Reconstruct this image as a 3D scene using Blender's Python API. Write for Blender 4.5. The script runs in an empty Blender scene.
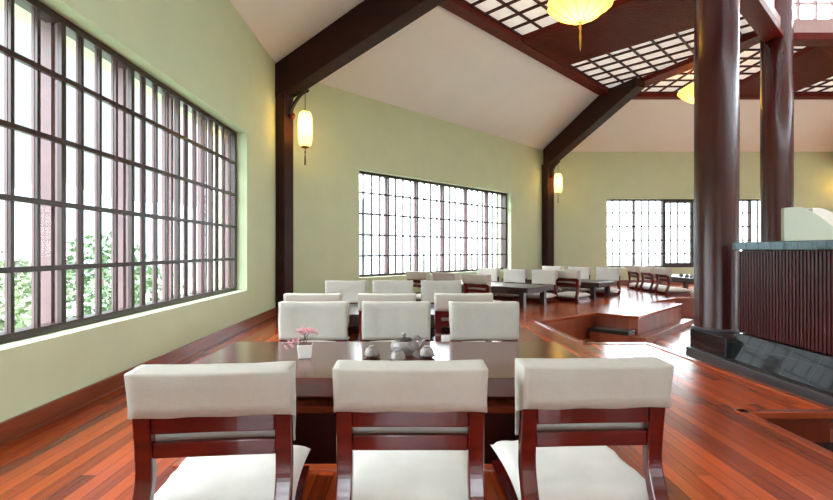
import bpy, bmesh, math, random
from mathutils import Vector, Matrix, noise
random.seed(7)
S = bpy.context.scene
COL = S.collection
PI = math.pi
R = math.radians

# ------------------------------------------------------------------ materials
def srgb(r, g, b):
    f = lambda c: ((c / 255) / 12.92 if c / 255 <= 0.04045 else ((c / 255 + 0.055) / 1.055) ** 2.4)
    return (f(r), f(g), f(b), 1)

def new_mat(name):
    m = bpy.data.materials.new(name); m.use_nodes = True
    nt = m.node_tree; b = nt.nodes['Principled BSDF']
    return m, nt, b

def nd(nt, t, **kw):
    n = nt.nodes.new(t)
    for k, v in kw.items():
        if k in n.inputs: n.inputs[k].default_value = v
        else: setattr(n, k, v)
    return n

def plain(name, col, rough=0.6, metal=0, var=0.08, scale=6, bump=0.0, bscale=200, stretch=(1, 1, 1), coat=0, spec=0.5):
    """colour with a soft noise variation and an optional fine bump"""
    m, nt, b = new_mat(name)
    tc = nd(nt, 'ShaderNodeTexCoord'); mp = nd(nt, 'ShaderNodeMapping'); mp.inputs['Scale'].default_value = stretch
    nt.links.new(tc.outputs['Object'], mp.inputs['Vector'])
    nz = nd(nt, 'ShaderNodeTexNoise', Scale=scale, Detail=5.0, Roughness=0.6)
    nt.links.new(mp.outputs['Vector'], nz.inputs['Vector'])
    rp = nd(nt, 'ShaderNodeValToRGB')
    e = rp.color_ramp.elements
    e[0].position = 0.3; e[1].position = 0.7
    e[0].color = tuple(c * (1 - var) for c in col[:3]) + (1,)
    e[1].color = tuple(min(1, c * (1 + var)) for c in col[:3]) + (1,)
    nt.links.new(nz.outputs['Fac'], rp.inputs['Fac'])
    nt.links.new(rp.outputs['Color'], b.inputs['Base Color'])
    b.inputs['Roughness'].default_value = rough; b.inputs['Metallic'].default_value = metal
    b.inputs['Coat Weight'].default_value = coat; b.inputs['Coat Roughness'].default_value = 0.08
    b.inputs['Specular IOR Level'].default_value = spec
    if bump:
        n2 = nd(nt, 'ShaderNodeTexNoise', Scale=bscale, Detail=2.0)
        nt.links.new(mp.outputs['Vector'], n2.inputs['Vector'])
        bp = nd(nt, 'ShaderNodeBump', Strength=bump, Distance=0.01)
        nt.links.new(n2.outputs['Fac'], bp.inputs['Height'])
        nt.links.new(bp.outputs['Normal'], b.inputs['Normal'])
    return m

def planks(name, c1, c2, angle, width=1.5, row=0.09, rough=0.2, vertical=None, mortar=0.0012, mcol=(0.02, 0.006, 0.004, 1), grain=0.35, coat=0.0):
    """wood boards: brick pattern turned by angle, each board its own tone, grain along the board"""
    m, nt, b = new_mat(name)
    tc = nd(nt, 'ShaderNodeTexCoord'); mp = nd(nt, 'ShaderNodeMapping')
    nt.links.new(tc.outputs['Object'], mp.inputs['Vector'])
    if vertical is None:
        mp.inputs['Rotation'].default_value = (0, 0, angle)
    else:
        mp.inputs['Rotation'].default_value = vertical
    br = nd(nt, 'ShaderNodeTexBrick')
    br.offset = 0.37; br.offset_frequency = 3
    br.inputs['Color1'].default_value = (0, 0, 0, 1); br.inputs['Color2'].default_value = (1, 1, 1, 1)
    br.inputs['Mortar'].default_value = (0.5, 0.5, 0.5, 1)
    br.inputs['Scale'].default_value = 1.0
    br.inputs['Mortar Size'].default_value = mortar; br.inputs['Mortar Smooth'].default_value = 0.3
    br.inputs['Brick Width'].default_value = width; br.inputs['Row Height'].default_value = row
    nt.links.new(mp.outputs['Vector'], br.inputs['Vector'])
    m2 = nd(nt, 'ShaderNodeMapping'); m2.inputs['Scale'].default_value = (1.2, 26, 26)
    nt.links.new(mp.outputs['Vector'], m2.inputs['Vector'])
    nz = nd(nt, 'ShaderNodeTexNoise', Scale=1.6, Detail=6.0, Roughness=0.65)
    nt.links.new(m2.outputs['Vector'], nz.inputs['Vector'])
    mix = nd(nt, 'ShaderNodeMix', data_type='FLOAT'); mix.inputs[0].default_value = grain
    nt.links.new(br.outputs['Color'], mix.inputs[2]); nt.links.new(nz.outputs['Fac'], mix.inputs[3])
    rp = nd(nt, 'ShaderNodeValToRGB'); e = rp.color_ramp.elements
    e[0].position = 0.12; e[0].color = c1; e[1].position = 0.88; e[1].color = c2
    nt.links.new(mix.outputs[0], rp.inputs['Fac'])
    mm = nd(nt, 'ShaderNodeMix', data_type='RGBA')
    nt.links.new(br.outputs['Fac'], mm.inputs[0]); nt.links.new(rp.outputs['Color'], mm.inputs[6]); mm.inputs[7].default_value = mcol
    nt.links.new(mm.outputs[2], b.inputs['Base Color'])
    b.inputs['Roughness'].default_value = rough
    b.inputs['Coat Weight'].default_value = coat; b.inputs['Coat Roughness'].default_value = 0.1
    bp = nd(nt, 'ShaderNodeBump', Strength=0.25, Distance=0.002); bp.invert = True
    nt.links.new(br.outputs['Fac'], bp.inputs['Height']); nt.links.new(bp.outputs['Normal'], b.inputs['Normal'])
    return m

M = {}
M['wall'] = plain('green_plaster', srgb(200, 213, 178), 0.75, var=0.03, scale=2.5, bump=0.08, bscale=120)
M['ceil'] = plain('ceiling_paint', srgb(238, 240, 243), 0.85, var=0.02, scale=1.5)
M['panel'] = plain('ceiling_paper_added_glow', srgb(242, 240, 234), 0.7, var=0.02)
_b = M['panel'].node_tree.nodes['Principled BSDF']; _b.inputs['Emission Color'].default_value = (1, 0.97, 0.9, 1); _b.inputs['Emission Strength'].default_value = 0.22  # even glow added to brighten the paper panels; nothing lights them from behind
FC1, FC2 = srgb(78, 23, 9), srgb(204, 90, 38)
M['floor_a'] = planks('floor_boards', FC1, FC2, R(90), row=0.07, rough=0.2, grain=0.5)
M['floor_b'] = planks('floor_boards_turned', FC1, FC2, R(45), row=0.07, rough=0.2, grain=0.5)
M['floor_c'] = planks('floor_boards_far', FC1, FC2, 0, row=0.07, rough=0.2, grain=0.5)
M['floor_low'] = planks('lower_floor_boards', srgb(120, 56, 34), srgb(186, 108, 74), R(90), width=2.0, row=0.12, rough=0.22)
M['riser'] = planks('riser_boards', srgb(100, 36, 20), srgb(168, 84, 52), 0, width=3.0, row=0.13, rough=0.3, vertical=(0, R(90), 0))
M['skirt'] = plain('skirting_wood', srgb(126, 60, 36), 0.3, var=0.25, scale=3, stretch=(1, 1, 8), coat=0.2)
M['nosing'] = plain('nosing_wood', srgb(150, 66, 34), 0.22, var=0.2, scale=3, coat=0.3)
M['beam'] = plain('dark_beam_wood', srgb(50, 24, 20), 0.5, var=0.3, scale=5, stretch=(1, 1, 1), bump=0.1, bscale=40, spec=0.2)
M['column'] = plain('lacquered_column_wood', srgb(64, 20, 19), 0.27, var=0.3, scale=2, stretch=(4, 4, 0.5), spec=0.5)
M['coffer'] = plain('coffer_wood', srgb(94, 27, 18), 0.5, var=0.2, scale=4, spec=0.12)
M['lattice'] = plain('lattice_wood', srgb(64, 26, 20), 0.5, var=0.2, spec=0.2)
M['ringboard'] = plain('ring_board_wood', srgb(176, 146, 142), 0.5, var=0.08)
M['mullion'] = plain('window_bar_wood', srgb(52, 34, 31), 0.3, var=0.15)
M['fin'] = plain('outer_fin_wood', srgb(112, 86, 90), 0.5, var=0.12)
M['chair'] = plain('red_lacquer_wood', srgb(84, 12, 10), 0.2, var=0.3, scale=4, stretch=(1, 1, 6), coat=0.4)
M['cloth'] = plain('linen_cloth', srgb(189, 185, 177), 0.9, var=0.03, scale=30, bump=0.25, bscale=420)
M['cushion'] = plain('cushion_cotton', srgb(207, 204, 198), 0.9, var=0.04, scale=9, bump=0.2, bscale=300)
M['table'] = plain('table_lacquer', srgb(82, 30, 21), 0.2, var=0.3, scale=2.2, stretch=(1, 9, 9), coat=0.7)
M['table'].node_tree.nodes['Principled BSDF'].inputs['Coat Roughness'].default_value = 0.22
M['tabledark'] = plain('dark_table_wood', srgb(46, 26, 22), 0.28, var=0.2, scale=4, coat=0.2)
M['holewood'] = planks('footwell_boards', srgb(52, 14, 10), srgb(88, 30, 20), 0, width=3, row=0.07, rough=0.35, vertical=(0, R(90), 0))
M['granite'] = plain('grey_granite', srgb(74, 70, 72), 0.35, var=0.35, scale=160)
M['blackstone'] = plain('black_granite', srgb(40, 38, 38), 0.25, var=0.3, scale=90)
M['white'] = plain('white_plaster', srgb(238, 238, 230), 0.6, var=0.02)
M['palegreen'] = plain('pale_green_plaster', srgb(196, 212, 196), 0.7, var=0.02)
M['slat'] = plain('counter_slat_wood', srgb(72, 26, 24), 0.35, var=0.25, scale=3, stretch=(3, 3, 0.6))
M['clay'] = plain('grey_stoneware', srgb(136, 130, 127), 0.42, var=0.3, scale=60)
M['claydark'] = plain('dark_stoneware', srgb(58, 48, 44), 0.4, var=0.2, scale=60)
M['porcelain'] = plain('white_porcelain', srgb(238, 238, 236), 0.15, var=0.02, coat=0.3)
M['pink'] = plain('pink_petals', srgb(236, 178, 190), 0.6, var=0.25, scale=60)
M['stem'] = plain('brown_twig', srgb(96, 62, 58), 0.7)
M['iron'] = plain('dark_bracket', srgb(34, 22, 20), 0.4)
M['gold'] = plain('gold_tassel', srgb(196, 148, 46), 0.6, var=0.2, scale=80)
M['browntassel'] = plain('brown_tassel', srgb(120, 86, 40), 0.7, var=0.2, scale=80)

def tile_mat(name, c, size=0.3):
    m, nt, b = new_mat(name)
    tc = nd(nt, 'ShaderNodeTexCoord'); sp = nd(nt, 'ShaderNodeSeparateXYZ'); cb = nd(nt, 'ShaderNodeCombineXYZ')
    nt.links.new(tc.outputs['Object'], sp.inputs[0])
    ad = nd(nt, 'ShaderNodeMath', operation='ADD')
    nt.links.new(sp.outputs['X'], ad.inputs[0]); nt.links.new(sp.outputs['Y'], ad.inputs[1])
    nt.links.new(ad.outputs[0], cb.inputs['X']); nt.links.new(sp.outputs['Z'], cb.inputs['Y'])
    br = nd(nt, 'ShaderNodeTexBrick'); br.offset = 0.0
    br.inputs['Color1'].default_value = c; br.inputs['Color2'].default_value = tuple(x * 1.3 for x in c[:3]) + (1,)
    br.inputs['Mortar'].default_value = (0.035, 0.035, 0.035, 1)
    br.inputs['Scale'].default_value = 1; br.inputs['Mortar Size'].default_value = 0.004
    br.inputs['Brick Width'].default_value = size; br.inputs['Row Height'].default_value = 0.29
    nt.links.new(cb.outputs[0], br.inputs['Vector']); nt.links.new(br.outputs['Color'], b.inputs['Base Color'])
    b.inputs['Roughness'].default_value = 0.1; b.inputs['Coat Weight'].default_value = 0.5; b.inputs['Coat Roughness'].default_value = 0.03
    return m
M['tile'] = tile_mat('black_glazed_tile', (0.012, 0.013, 0.015, 1), 0.3)

def glass_mat():
    m, nt, b = new_mat('window_glass'); nt.nodes.remove(b)
    out = nt.nodes['Material Output']
    t = nd(nt, 'ShaderNodeBsdfTransparent'); t.inputs[0].default_value = (0.97, 0.985, 0.98, 1)
    g = nd(nt, 'ShaderNodeBsdfGlossy'); g.inputs['Roughness'].default_value = 0.0
    fr = nd(nt, 'ShaderNodeFresnel', IOR=1.45)
    mx = nd(nt, 'ShaderNodeMixShader')
    ge = nd(nt, 'ShaderNodeNewGeometry'); iv_ = nd(nt, 'ShaderNodeMath', operation='SUBTRACT'); iv_.inputs[0].default_value = 1.0   # low-reflection pane
    ml = nd(nt, 'ShaderNodeMath', operation='MULTIPLY')
    nt.links.new(ge.outputs['Backfacing'], iv_.inputs[1]); nt.links.new(iv_.outputs[0], ml.inputs[0]); nt.links.new(fr.outputs[0], ml.inputs[1])
    ml2 = nd(nt, 'ShaderNodeMath', operation='MULTIPLY'); ml2.inputs[1].default_value = 0.3
    nt.links.new(ml.outputs[0], ml2.inputs[0]); nt.links.new(ml2.outputs[0], mx.inputs[0]); nt.links.new(t.outputs[0], mx.inputs[1]); nt.links.new(g.outputs[0], mx.inputs[2])
    nt.links.new(mx.outputs[0], out.inputs['Surface'])
    return m
M['glass'] = glass_mat()

def silk(name, col, strength, clear=0.2):
    """lit silk of a lantern: gives off light and lets some of the bulb's light straight through"""
    m, nt, b = new_mat(name); out = nt.nodes['Material Output']; nt.nodes.remove(b)
    e = nd(nt, 'ShaderNodeEmission'); e.inputs[0].default_value = col; e.inputs[1].default_value = strength
    d = nd(nt, 'ShaderNodeBsdfTranslucent'); d.inputs[0].default_value = (0.9, 0.78, 0.42, 1)
    t = nd(nt, 'ShaderNodeBsdfTransparent'); t.inputs[0].default_value = (1, 0.8, 0.4, 1)
    a = nd(nt, 'ShaderNodeAddShader'); mx = nd(nt, 'ShaderNodeMixShader'); mx.inputs[0].default_value = clear
    nt.links.new(e.outputs[0], a.inputs[0]); nt.links.new(d.outputs[0], a.inputs[1])
    nt.links.new(a.outputs[0], mx.inputs[1]); nt.links.new(t.outputs[0], mx.inputs[2])
    nt.links.new(mx.outputs[0], out.inputs['Surface'])
    return m
M['silk'] = silk('lit_silk', (1.0, 0.74, 0.24, 1), 0.26)
M['silkwall'] = silk('lit_wall_lantern_silk', (1.0, 0.82, 0.42, 1), 0.5)
M['silkrib'] = plain('lantern_rib', srgb(190, 140, 40), 0.6)

# ------------------------------------------------------------------ mesh building
class MB:
    def __init__(self): self.v = []; self.f = []; self.mi = []; self.sm = []
    def add(self, vs, fs, mi=0, smooth=False):
        o = len(self.v); self.v += [tuple(v) for v in vs]
        for f in fs: self.f.append([i + o for i in f]); self.mi.append(mi); self.sm.append(smooth)
    def hexa(self, p, mi=0):           # 8 points: bottom ring 0-3, top ring 4-7
        self.add(p, [(3, 2, 1, 0), (4, 5, 6, 7), (0, 1, 5, 4), (1, 2, 6, 5), (2, 3, 7, 6), (3, 0, 4, 7)], mi)
    def box(self, x0, x1, y0, y1, z0, z1, mi=0, F=None):
        p = [(x0, y0, z0), (x1, y0, z0), (x1, y1, z0), (x0, y1, z0), (x0, y0, z1), (x1, y0, z1), (x1, y1, z1), (x0, y1, z1)]
        if F: p = [F(*q) for q in p]
        self.hexa(p, mi)
    def prism(self, poly, z0, z1, mi_top=0, mi_side=0, F=None):
        n = len(poly)
        b = [(x, y, z0) for x, y in poly]; t = [(x, y, z1) for x, y in poly]
        vs = b + t
        if F: vs = [F(*q) for q in vs]
        self.add(vs, [], 0); o = len(self.v) - 2 * n
        self.f.append([o + n + i for i in range(n)]); self.mi.append(mi_top); self.sm.append(False)
        self.f.append([o + i for i in reversed(range(n))]); self.mi.append(mi_side); self.sm.append(False)
        for i in range(n):
            j = (i + 1) % n
            self.f.append([o + i, o + j, o + n + j, o + n + i]); self.mi.append(mi_side); self.sm.append(False)
    def tube(self, pts, rad, seg=8, mi=0, cap=True):
        pts = [Vector(p) for p in pts]; n = len(pts)
        rads = rad if isinstance(rad, (list, tuple)) else [rad] * n
        up = Vector((0, 0, 1)); vs = []
        for i, p in enumerate(pts):
            t = (pts[min(i + 1, n - 1)] - pts[max(i - 1, 0)]).normalized()
            a = t.cross(up)
            if a.length < 1e-3: a = t.cross(Vector((1, 0, 0)))
            a.normalize(); b = t.cross(a).normalized()
            for k in range(seg):
                an = 2 * PI * k / seg
                vs.append(p + (a * math.cos(an) + b * math.sin(an)) * rads[i])
        fs = []
        for i in range(n - 1):
            for k in range(seg):
                l = (k + 1) % seg
                fs.append((i * seg + k, i * seg + l, (i + 1) * seg + l, (i + 1) * seg + k))
        self.add(vs, fs, mi, True)
        if cap:
            o = len(self.v) - n * seg
            self.f.append([o + k for k in reversed(range(seg))]); self.mi.append(mi); self.sm.append(False)
            self.f.append([o + (n - 1) * seg + k for k in range(seg)]); self.mi.append(mi); self.sm.append(False)
    def lathe(self, prof, seg=24, c=(0, 0, 0), mi=0, smooth=True, sx=1, sy=1, lobes=0, depth=0):
        vs = []
        for r, z in prof:
            for k in range(seg):
                a = 2 * PI * k / seg
                rr = r * (1 - depth * (0.5 - 0.5 * math.cos(a * lobes))) if lobes else r
                vs.append((c[0] + rr * math.cos(a) * sx, c[1] + rr * math.sin(a) * sy, c[2] + z))
        fs = []
        for i in range(len(prof) - 1):
            for k in range(seg):
                l = (k + 1) % seg
                fs.append((i * seg + k, i * seg + l, (i + 1) * seg + l, (i + 1) * seg + k))
        self.add(vs, fs, mi, smooth)
        o = len(self.v) - len(prof) * seg
        if prof[0][0] > 1e-4: self.f.append([o + k for k in reversed(range(seg))]); self.mi.append(mi); self.sm.append(False)
        if prof[-1][0] > 1e-4: self.f.append([o + (len(prof) - 1) * seg + k for k in range(seg)]); self.mi.append(mi); self.sm.append(False)
    def sweep_rect(self, path, wx, t, xc=0, mi=0):
        """a bar of width wx (along x) and thickness t following a y,z path"""
        n = len(path); vs = []
        for i, (y, z) in enumerate(path):
            y0, z0 = path[max(i - 1, 0)]; y1, z1 = path[min(i + 1, n - 1)]
            d = Vector((y1 - y0, z1 - z0)).normalized(); nn = Vector((-d.y, d.x)) * (t[i] if isinstance(t, list) else t) / 2
            for sx, sn in ((-1, -1), (1, -1), (1, 1), (-1, 1)):
                vs.append((xc + sx * wx / 2, y + nn.x * sn, z + nn.y * sn))
        fs = []
        for i in range(n - 1):
            for k in range(4):
                l = (k + 1) % 4
                fs.append((i * 4 + k, i * 4 + l, i * 4 + 4 + l, i * 4 + 4 + k))
        fs += [(3, 2, 1, 0), tuple((n - 1) * 4 + k for k in range(4))]
        self.add(vs, fs, mi)
    def build(self, name, mats, parent=None, bevel=0, segs=2, smooth=False, solid=0, sub=0, weld=False):
        me = bpy.data.meshes.new(name)
        me.from_pydata(self.v, [], self.f)
        for m in (mats if isinstance(mats, (list, tuple)) else [mats]): me.materials.append(m)
        for p, mi, s in zip(me.polygons, self.mi, self.sm): p.material_index = mi; p.use_smooth = s or smooth
        bm = bmesh.new(); bm.from_mesh(me)
        if weld: bmesh.ops.remove_doubles(bm, verts=bm.verts, dist=1e-5)
        bmesh.ops.recalc_face_normals(bm, faces=bm.faces)
        bm.to_mesh(me); bm.free(); me.update()
        o = bpy.data.objects.new(name, me); COL.objects.link(o)
        if parent: o.parent = parent
        if solid:
            k = o.modifiers.new('solid', 'SOLIDIFY'); k.thickness = solid; k.offset = 0
        if bevel:
            k = o.modifiers.new('bevel', 'BEVEL'); k.width = bevel; k.segments = segs; k.limit_method = 'ANGLE'; k.angle_limit = R(40)
        if sub:
            k = o.modifiers.new('sub', 'SUBSURF'); k.levels = sub; k.render_levels = sub
        return o

def catmull(pts, n=6):
    P = [Vector(p) for p in pts]; out = []
    for i in range(len(P) - 1):
        a = P[max(i - 1, 0)]; b = P[i]; c = P[i + 1]; d = P[min(i + 2, len(P) - 1)]
        for k in range(n):
            t = k / n
            out.append(0.5 * ((2 * b) + (c - a) * t + (2 * a - 5 * b + 4 * c - d) * t * t + (3 * b - a - 3 * c + d) * t ** 3))
    out.append(P[-1]); return out

def thing(name, label, cat, loc=(0, 0, 0), rz=0, group=None):
    o = bpy.data.objects.new(name, None); COL.objects.link(o); o.empty_display_size = 0.1
    o.location = loc; o.rotation_euler = (0, 0, rz); o['label'] = label; o['category'] = cat
    if group: o['group'] = group
    return o
def tag(o, label, cat, group=None):
    o['label'] = label; o['category'] = cat
    if group: o['group'] = group
    return o
def struct(o): o['kind'] = 'structure'; return o
def dup(root, loc, rz, label, group=None):
    r = root.copy(); COL.objects.link(r); r.location = loc; r.rotation_euler = (0, 0, rz); r['label'] = label
    if group: r['group'] = group
    for ch in list(root.children):
        c = ch.copy(); COL.objects.link(c); c.parent = r
        for g in list(ch.children):
            d = g.copy(); COL.objects.link(d); d.parent = c
    return r

# ------------------------------------------------------------------ the octagon
C = Vector((8.3, 3.16))
O = [Vector((-2.11, -1.15)), Vector((-2.11, 7.47)), Vector((3.99, 13.57)), Vector((12.61, 13.57)),
     Vector((18.71, 7.47)), Vector((18.71, -1.15)), Vector((12.61, -7.25)), Vector((3.99, -7.25))]
WT = 3.88; CZ = 4.83; LOW = -0.38; WTH = 0.45
def frame(A, B):
    t = (B - A).normalized(); n = Vector((-t.y, t.x))
    if n.dot(C - A) > 0: n = -n
    return lambda u, d, z: (A.x + t.x * u + n.x * d, A.y + t.y * u + n.y * d, z), (B - A).length

W0, W1 = 0.485, 2.50                    # window sill and head
SIDES = ['left', 'back', 'far', 'right', 'east', 'south', 'front', 'near']
wins = {}
for i in range(8):
    A, B = O[i], O[(i + 1) % 8]
    F, L = frame(A, B)
    w = 5.1 if i else 5.16
    mid = L / 2 + (0.12 if i == 0 else (-0.14 if i == 1 else 0))
    if i == 0: u0, u1 = 7.07 - w, 7.07
    elif i == 1: u0, u1 = 1.131 * 1.41421, 4.72 * 1.41421
    elif i == 2: u0, u1 = 1.73, 6.89
    else: u0, u1 = mid - w / 2, mid + w / 2
    m = MB()
    ex = 0.18
    for (a, b, z0, z1) in ((-ex, u0, -0.6, WT + 0.05), (u1, L + ex, -0.6, WT + 0.05), (u0, u1, -0.6, W0), (u0, u1, W1, WT + 0.05)):
        pts = [F(max(a, 0), 0, z0), F(min(b, L), 0, z0), F(b, WTH, z0), F(a, WTH, z0), F(max(a, 0), 0, z1), F(min(b, L), 0, z1), F(b, WTH, z1), F(a, WTH, z1)]
        m.hexa(pts)
    struct(m.build('wall_' + SIDES[i], M['wall'], weld=True))
    wins[i] = (F, L, u0, u1)
    if i < 4:
        b = MB(); b.box(0.01, L - 0.01, -0.022, 0.0, 0.0, 0.118, F=F); b.box(0.01, L - 0.01, -0.028, 0.0, 0.0, 0.02, F=F)
        struct(b.build('baseboard_' + SIDES[i], M['skirt'], bevel=0.004))

def window(idx, F, u0, u1, z0, z1, bays, per, n_in=0.13, rows=5, sash=None, fins=True, full=True):
    fr = MB(); fw = 0.05
    for (a, b, c, d) in ((u0, u0 + fw, z0, z1), (u1 - fw, u1, z0, z1), (u0 + fw, u1 - fw, z0, z0 + fw), (u0 + fw, u1 - fw, z1 - fw, z1)):
        fr.box(a, b, n_in, n_in + 0.10, c, d, F=F)
    root = struct(fr.build('window_%d' % idx, M['mullion'], bevel=0.004))
    N = bays * per; du = (u1 - u0) / N
    v = MB(); maj = MB(); ob = MB(); bwid = 0.016 if idx == 3 else 0.0125
    for k in range(1, N):
        u = u0 + du * k
        ob.box(u - 0.0095, u + 0.0095, n_in + 0.028, n_in + 0.044, z0 + fw, z1 - fw, F=F)  # paler outer layer on each bar, painting in its lit side
        if k % per == 0: maj.box(u - 0.02, u + 0.02, n_in - 0.006, n_in + 0.021, z0 + fw, z1 - fw, F=F)
        elif full: v.box(u - bwid, u + bwid, n_in + 0.005, n_in + 0.021, z0 + fw, z1 - fw, F=F)
    maj.build('window_post', M['mullion'], root)
    if full: v.build('glazing_bar', M['mullion'], root); ob.build('outer_bar_lit_tone', M['fin'], root)
    h = MB()
    for k in range(1, rows):
        z = z0 + (z1 - z0) * k / rows
        h.box(u0 + fw, u1 - fw, n_in - 0.012, n_in + 0.021, z - 0.0165, z + 0.0165, F=F)
    h.build('cross_rail', M['mullion'], root, bevel=0.003)
    g = MB(); g.box(u0 + fw, u1 - fw, n_in + 0.022, n_in + 0.026, z0 + fw, z1 - fw, F=F)
    g.build('window_glass', M['glass'], root)
    if fins:
        f = MB()
        for k in range(0, bays + 1):
            u = u0 + du * per * k
            u = min(max(u, u0 + 0.03), u1 - 0.03)
            f.box(u - 0.018, u + 0.018, n_in + 0.062, n_in + (0.155 if idx == 1 else 0.12), z0, z1, F=F)
        f.build('outer_fin', M['fin'], root)
    if sash is not None:
        s = MB(); a = u0 + du * per * sash; b = a + du * per; t = 0.085
        for (p, q, c, d) in ((a - 0.03, a - 0.03 + t, z0 + 0.02, z1 - 0.02), (b - t + 0.03, b + 0.03, z0 + 0.02, z1 - 0.02), (a + t - 0.03, b - t + 0.03, z0 + 0.02, z0 + 0.02 + t * 1.4), (a + t - 0.03, b - t + 0.03, z1 - 0.02 - t * 1.1, z1 - 0.02)):
            s.box(p, q, n_in - 0.03, n_in + 0.04, c, d, F=F)
        s.build('opening_sash', M['mullion'], root, bevel=0.004)
    return root
for i in range(8):
    F, L, u0, u1 = wins[i]
    window(i + 1, F, u0, u1, W0, W1, 7 if i == 0 else 6, 4, sash=2 if i == 2 else None, fins=(i < 3), full=(i < 4))

# ------------------------------------------------------------------ ceilings
T = 0.2
I8 = [o + (C - o) * T for o in O]
RING = [Vector((3.62, 0.72)), Vector((3.62, 5.6)), Vector((6.3, 8.0)), Vector((10.3, 8.0)), Vector((12.98, 5.6)), Vector((12.98, 0.72)), Vector((10.3, -1.68)), Vector((6.3, -1.68))]
m = MB()
for i in range(8):
    j = (i + 1) % 8
    a, b = O[i] - (C - O[i]) * 0.03, O[j] - (C - O[j]) * 0.03
    za = WT - 0.03 * (CZ - WT) / T
    c, d = I8[j], I8[i]
    m.hexa([(a.x, a.y, za), (b.x, b.y, za), (c.x, c.y, CZ), (d.x, d.y, CZ), (a.x, a.y, za + 0.08), (b.x, b.y, za + 0.08), (c.x, c.y, CZ + 0.08), (d.x, d.y, CZ + 0.08)])
struct(m.build('ceiling', M['ceil']))
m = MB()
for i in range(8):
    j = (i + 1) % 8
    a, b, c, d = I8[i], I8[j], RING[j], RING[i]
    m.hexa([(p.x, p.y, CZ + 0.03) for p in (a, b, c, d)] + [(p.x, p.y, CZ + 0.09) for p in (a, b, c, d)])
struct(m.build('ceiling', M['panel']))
# coffer lattice, slatted bands, border boards
tn = 0
TRIM_NO = [0]
def trim(mb, mat, bevel=0):
    TRIM_NO[0] += 1
    return struct(mb.build('trim_%d' % TRIM_NO[0], mat, bevel=bevel))
for i in range(0, 4):
    A, B = I8[i], I8[(i + 1) % 8]
    F, L = frame(A, B)                  # d < 0 is inwards
    wmax = min(-((RING[i] - A).dot(Vector(F(0, 1, 0)[:2]) - A)), -((RING[(i + 1) % 8] - A).dot(Vector(F(0, 1, 0)[:2]) - A))) - 0.02
    tq = math.tan(R(22.5)); bw = 0.82; mid = L / 2
    lat = MB(); h0, h1 = CZ - 0.005, CZ + 0.035; hw = 0.0155
    k = 0
    while True:                          # bars across the sector
        w = 0.2 + 0.40 * k; k += 1
        if w > wmax: break
        ua, ub = w * tq + 0.05, L - w * tq - 0.05
        if mid - bw > ua: lat.box(ua, mid - bw, -w - hw, -w + hw, h0, h1, F=F)
        if ub > mid + bw: lat.box(mid + bw, ub, -w - hw, -w + hw, h0, h1, F=F)
    for s in (-1, 1):                    # bars towards the centre
        for k in range(1, 9):
            off = bw + 0.37 * k
            if off > mid - 0.1: break
            edge = mid - off
            wl = min(wmax, edge / tq)
            u = mid + s * off
            lat.box(u - hw, u + hw, -wl, -0.1, h0 - 0.004, h1, F=F)
    trim(lat, M['lattice'])
    band = MB()
    band.box(mid - bw, mid + bw, -wmax, -0.05, CZ - 0.04, CZ + 0.035, F=F)
    n = 26; pitch = 2 * bw / n
    for k in range(n):
        u = mid - bw + pitch * (k + 0.5)
        band.box(u - pitch * 0.3, u + pitch * 0.3, -wmax, -0.06, CZ - 0.075, CZ - 0.03, F=F)
    trim(band, M['coffer'])
    br = MB(); br.prism([(-0.02, 0.03), (L + 0.02, 0.03), (L - 0.08, -0.2), (0.08, -0.2)], CZ - 0.09, CZ + 0.035, F=F)
    trim(br, M['coffer'], 0.004)
for i in (1, 2, 3):
    a = I8[i]; d = (RING[i] - a); L = d.length; d.normalize(); n = Vector((-d.y, d.x))
    rb = MB(); rb.box(0.0, L, -0.17, 0.17, CZ - 0.075, CZ + 0.035, F=lambda u, w, z, a=a, d=d, n=n: (a.x + d.x * u + n.x * w, a.y + d.y * u + n.y * w, z))
    trim(rb, M['coffer'])
# lantern storey over the centre: ring beams, boards, small-paned windows, roof
WIN_NO = 9
RTOP = 6.15
for i in range(8):
    A, B = RING[i], RING[(i + 1) % 8]
    F, L = frame(A, B)
    rb = MB(); rb.box(-0.05, L + 0.05, -0.13, 0.15, 4.58, 4.70, F=F); trim(rb, M['coffer'], 0.006)
    bd = MB(); bd.box(-0.03, L + 0.03, -0.09, 0.10, 4.70, 4.92, F=F); trim(bd, M['ringboard'], 0.004)
    fr = MB()
    for (p, q, c, d) in ((0, 0.07, 4.92, RTOP), (L - 0.07, L, 4.92, RTOP), (0.07, L - 0.07, 4.92, 4.97), (0.07, L - 0.07, RTOP - 0.08, RTOP)): fr.box(p, q, -0.05, 0.05, c, d, F=F)
    r_ = struct(fr.build('window_%d' % WIN_NO, M['ringboard'])); WIN_NO += 1
    lt = MB()
    nv = round((L - 0.14) / 0.29)
    for k in range(1, nv):
        u = 0.07 + (L - 0.14) * k / nv; lt.box(u - 0.016, u + 0.016, -0.03, 0.03, 4.97, RTOP - 0.08, F=F)
    for k in range(1, 4):
        z = 4.97 + 0.28 * k; lt.box(0.07, L - 0.07, -0.035, 0.025, z - 0.016, z + 0.016, F=F)
    lt.build('glazing_bar', M['ringboard'], r_)
    gl = MB(); gl.box(0.07, L - 0.07, 0.0, 0.004, 4.97, RTOP - 0.08, F=F); gl.build('window_glass', M['glass'], r_)
m = MB(); m.prism([((p - C) * 1.08 + C)[:] for p in RING], RTOP, RTOP + 0.1)
struct(m.build('ceiling', M['ceil']))

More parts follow.
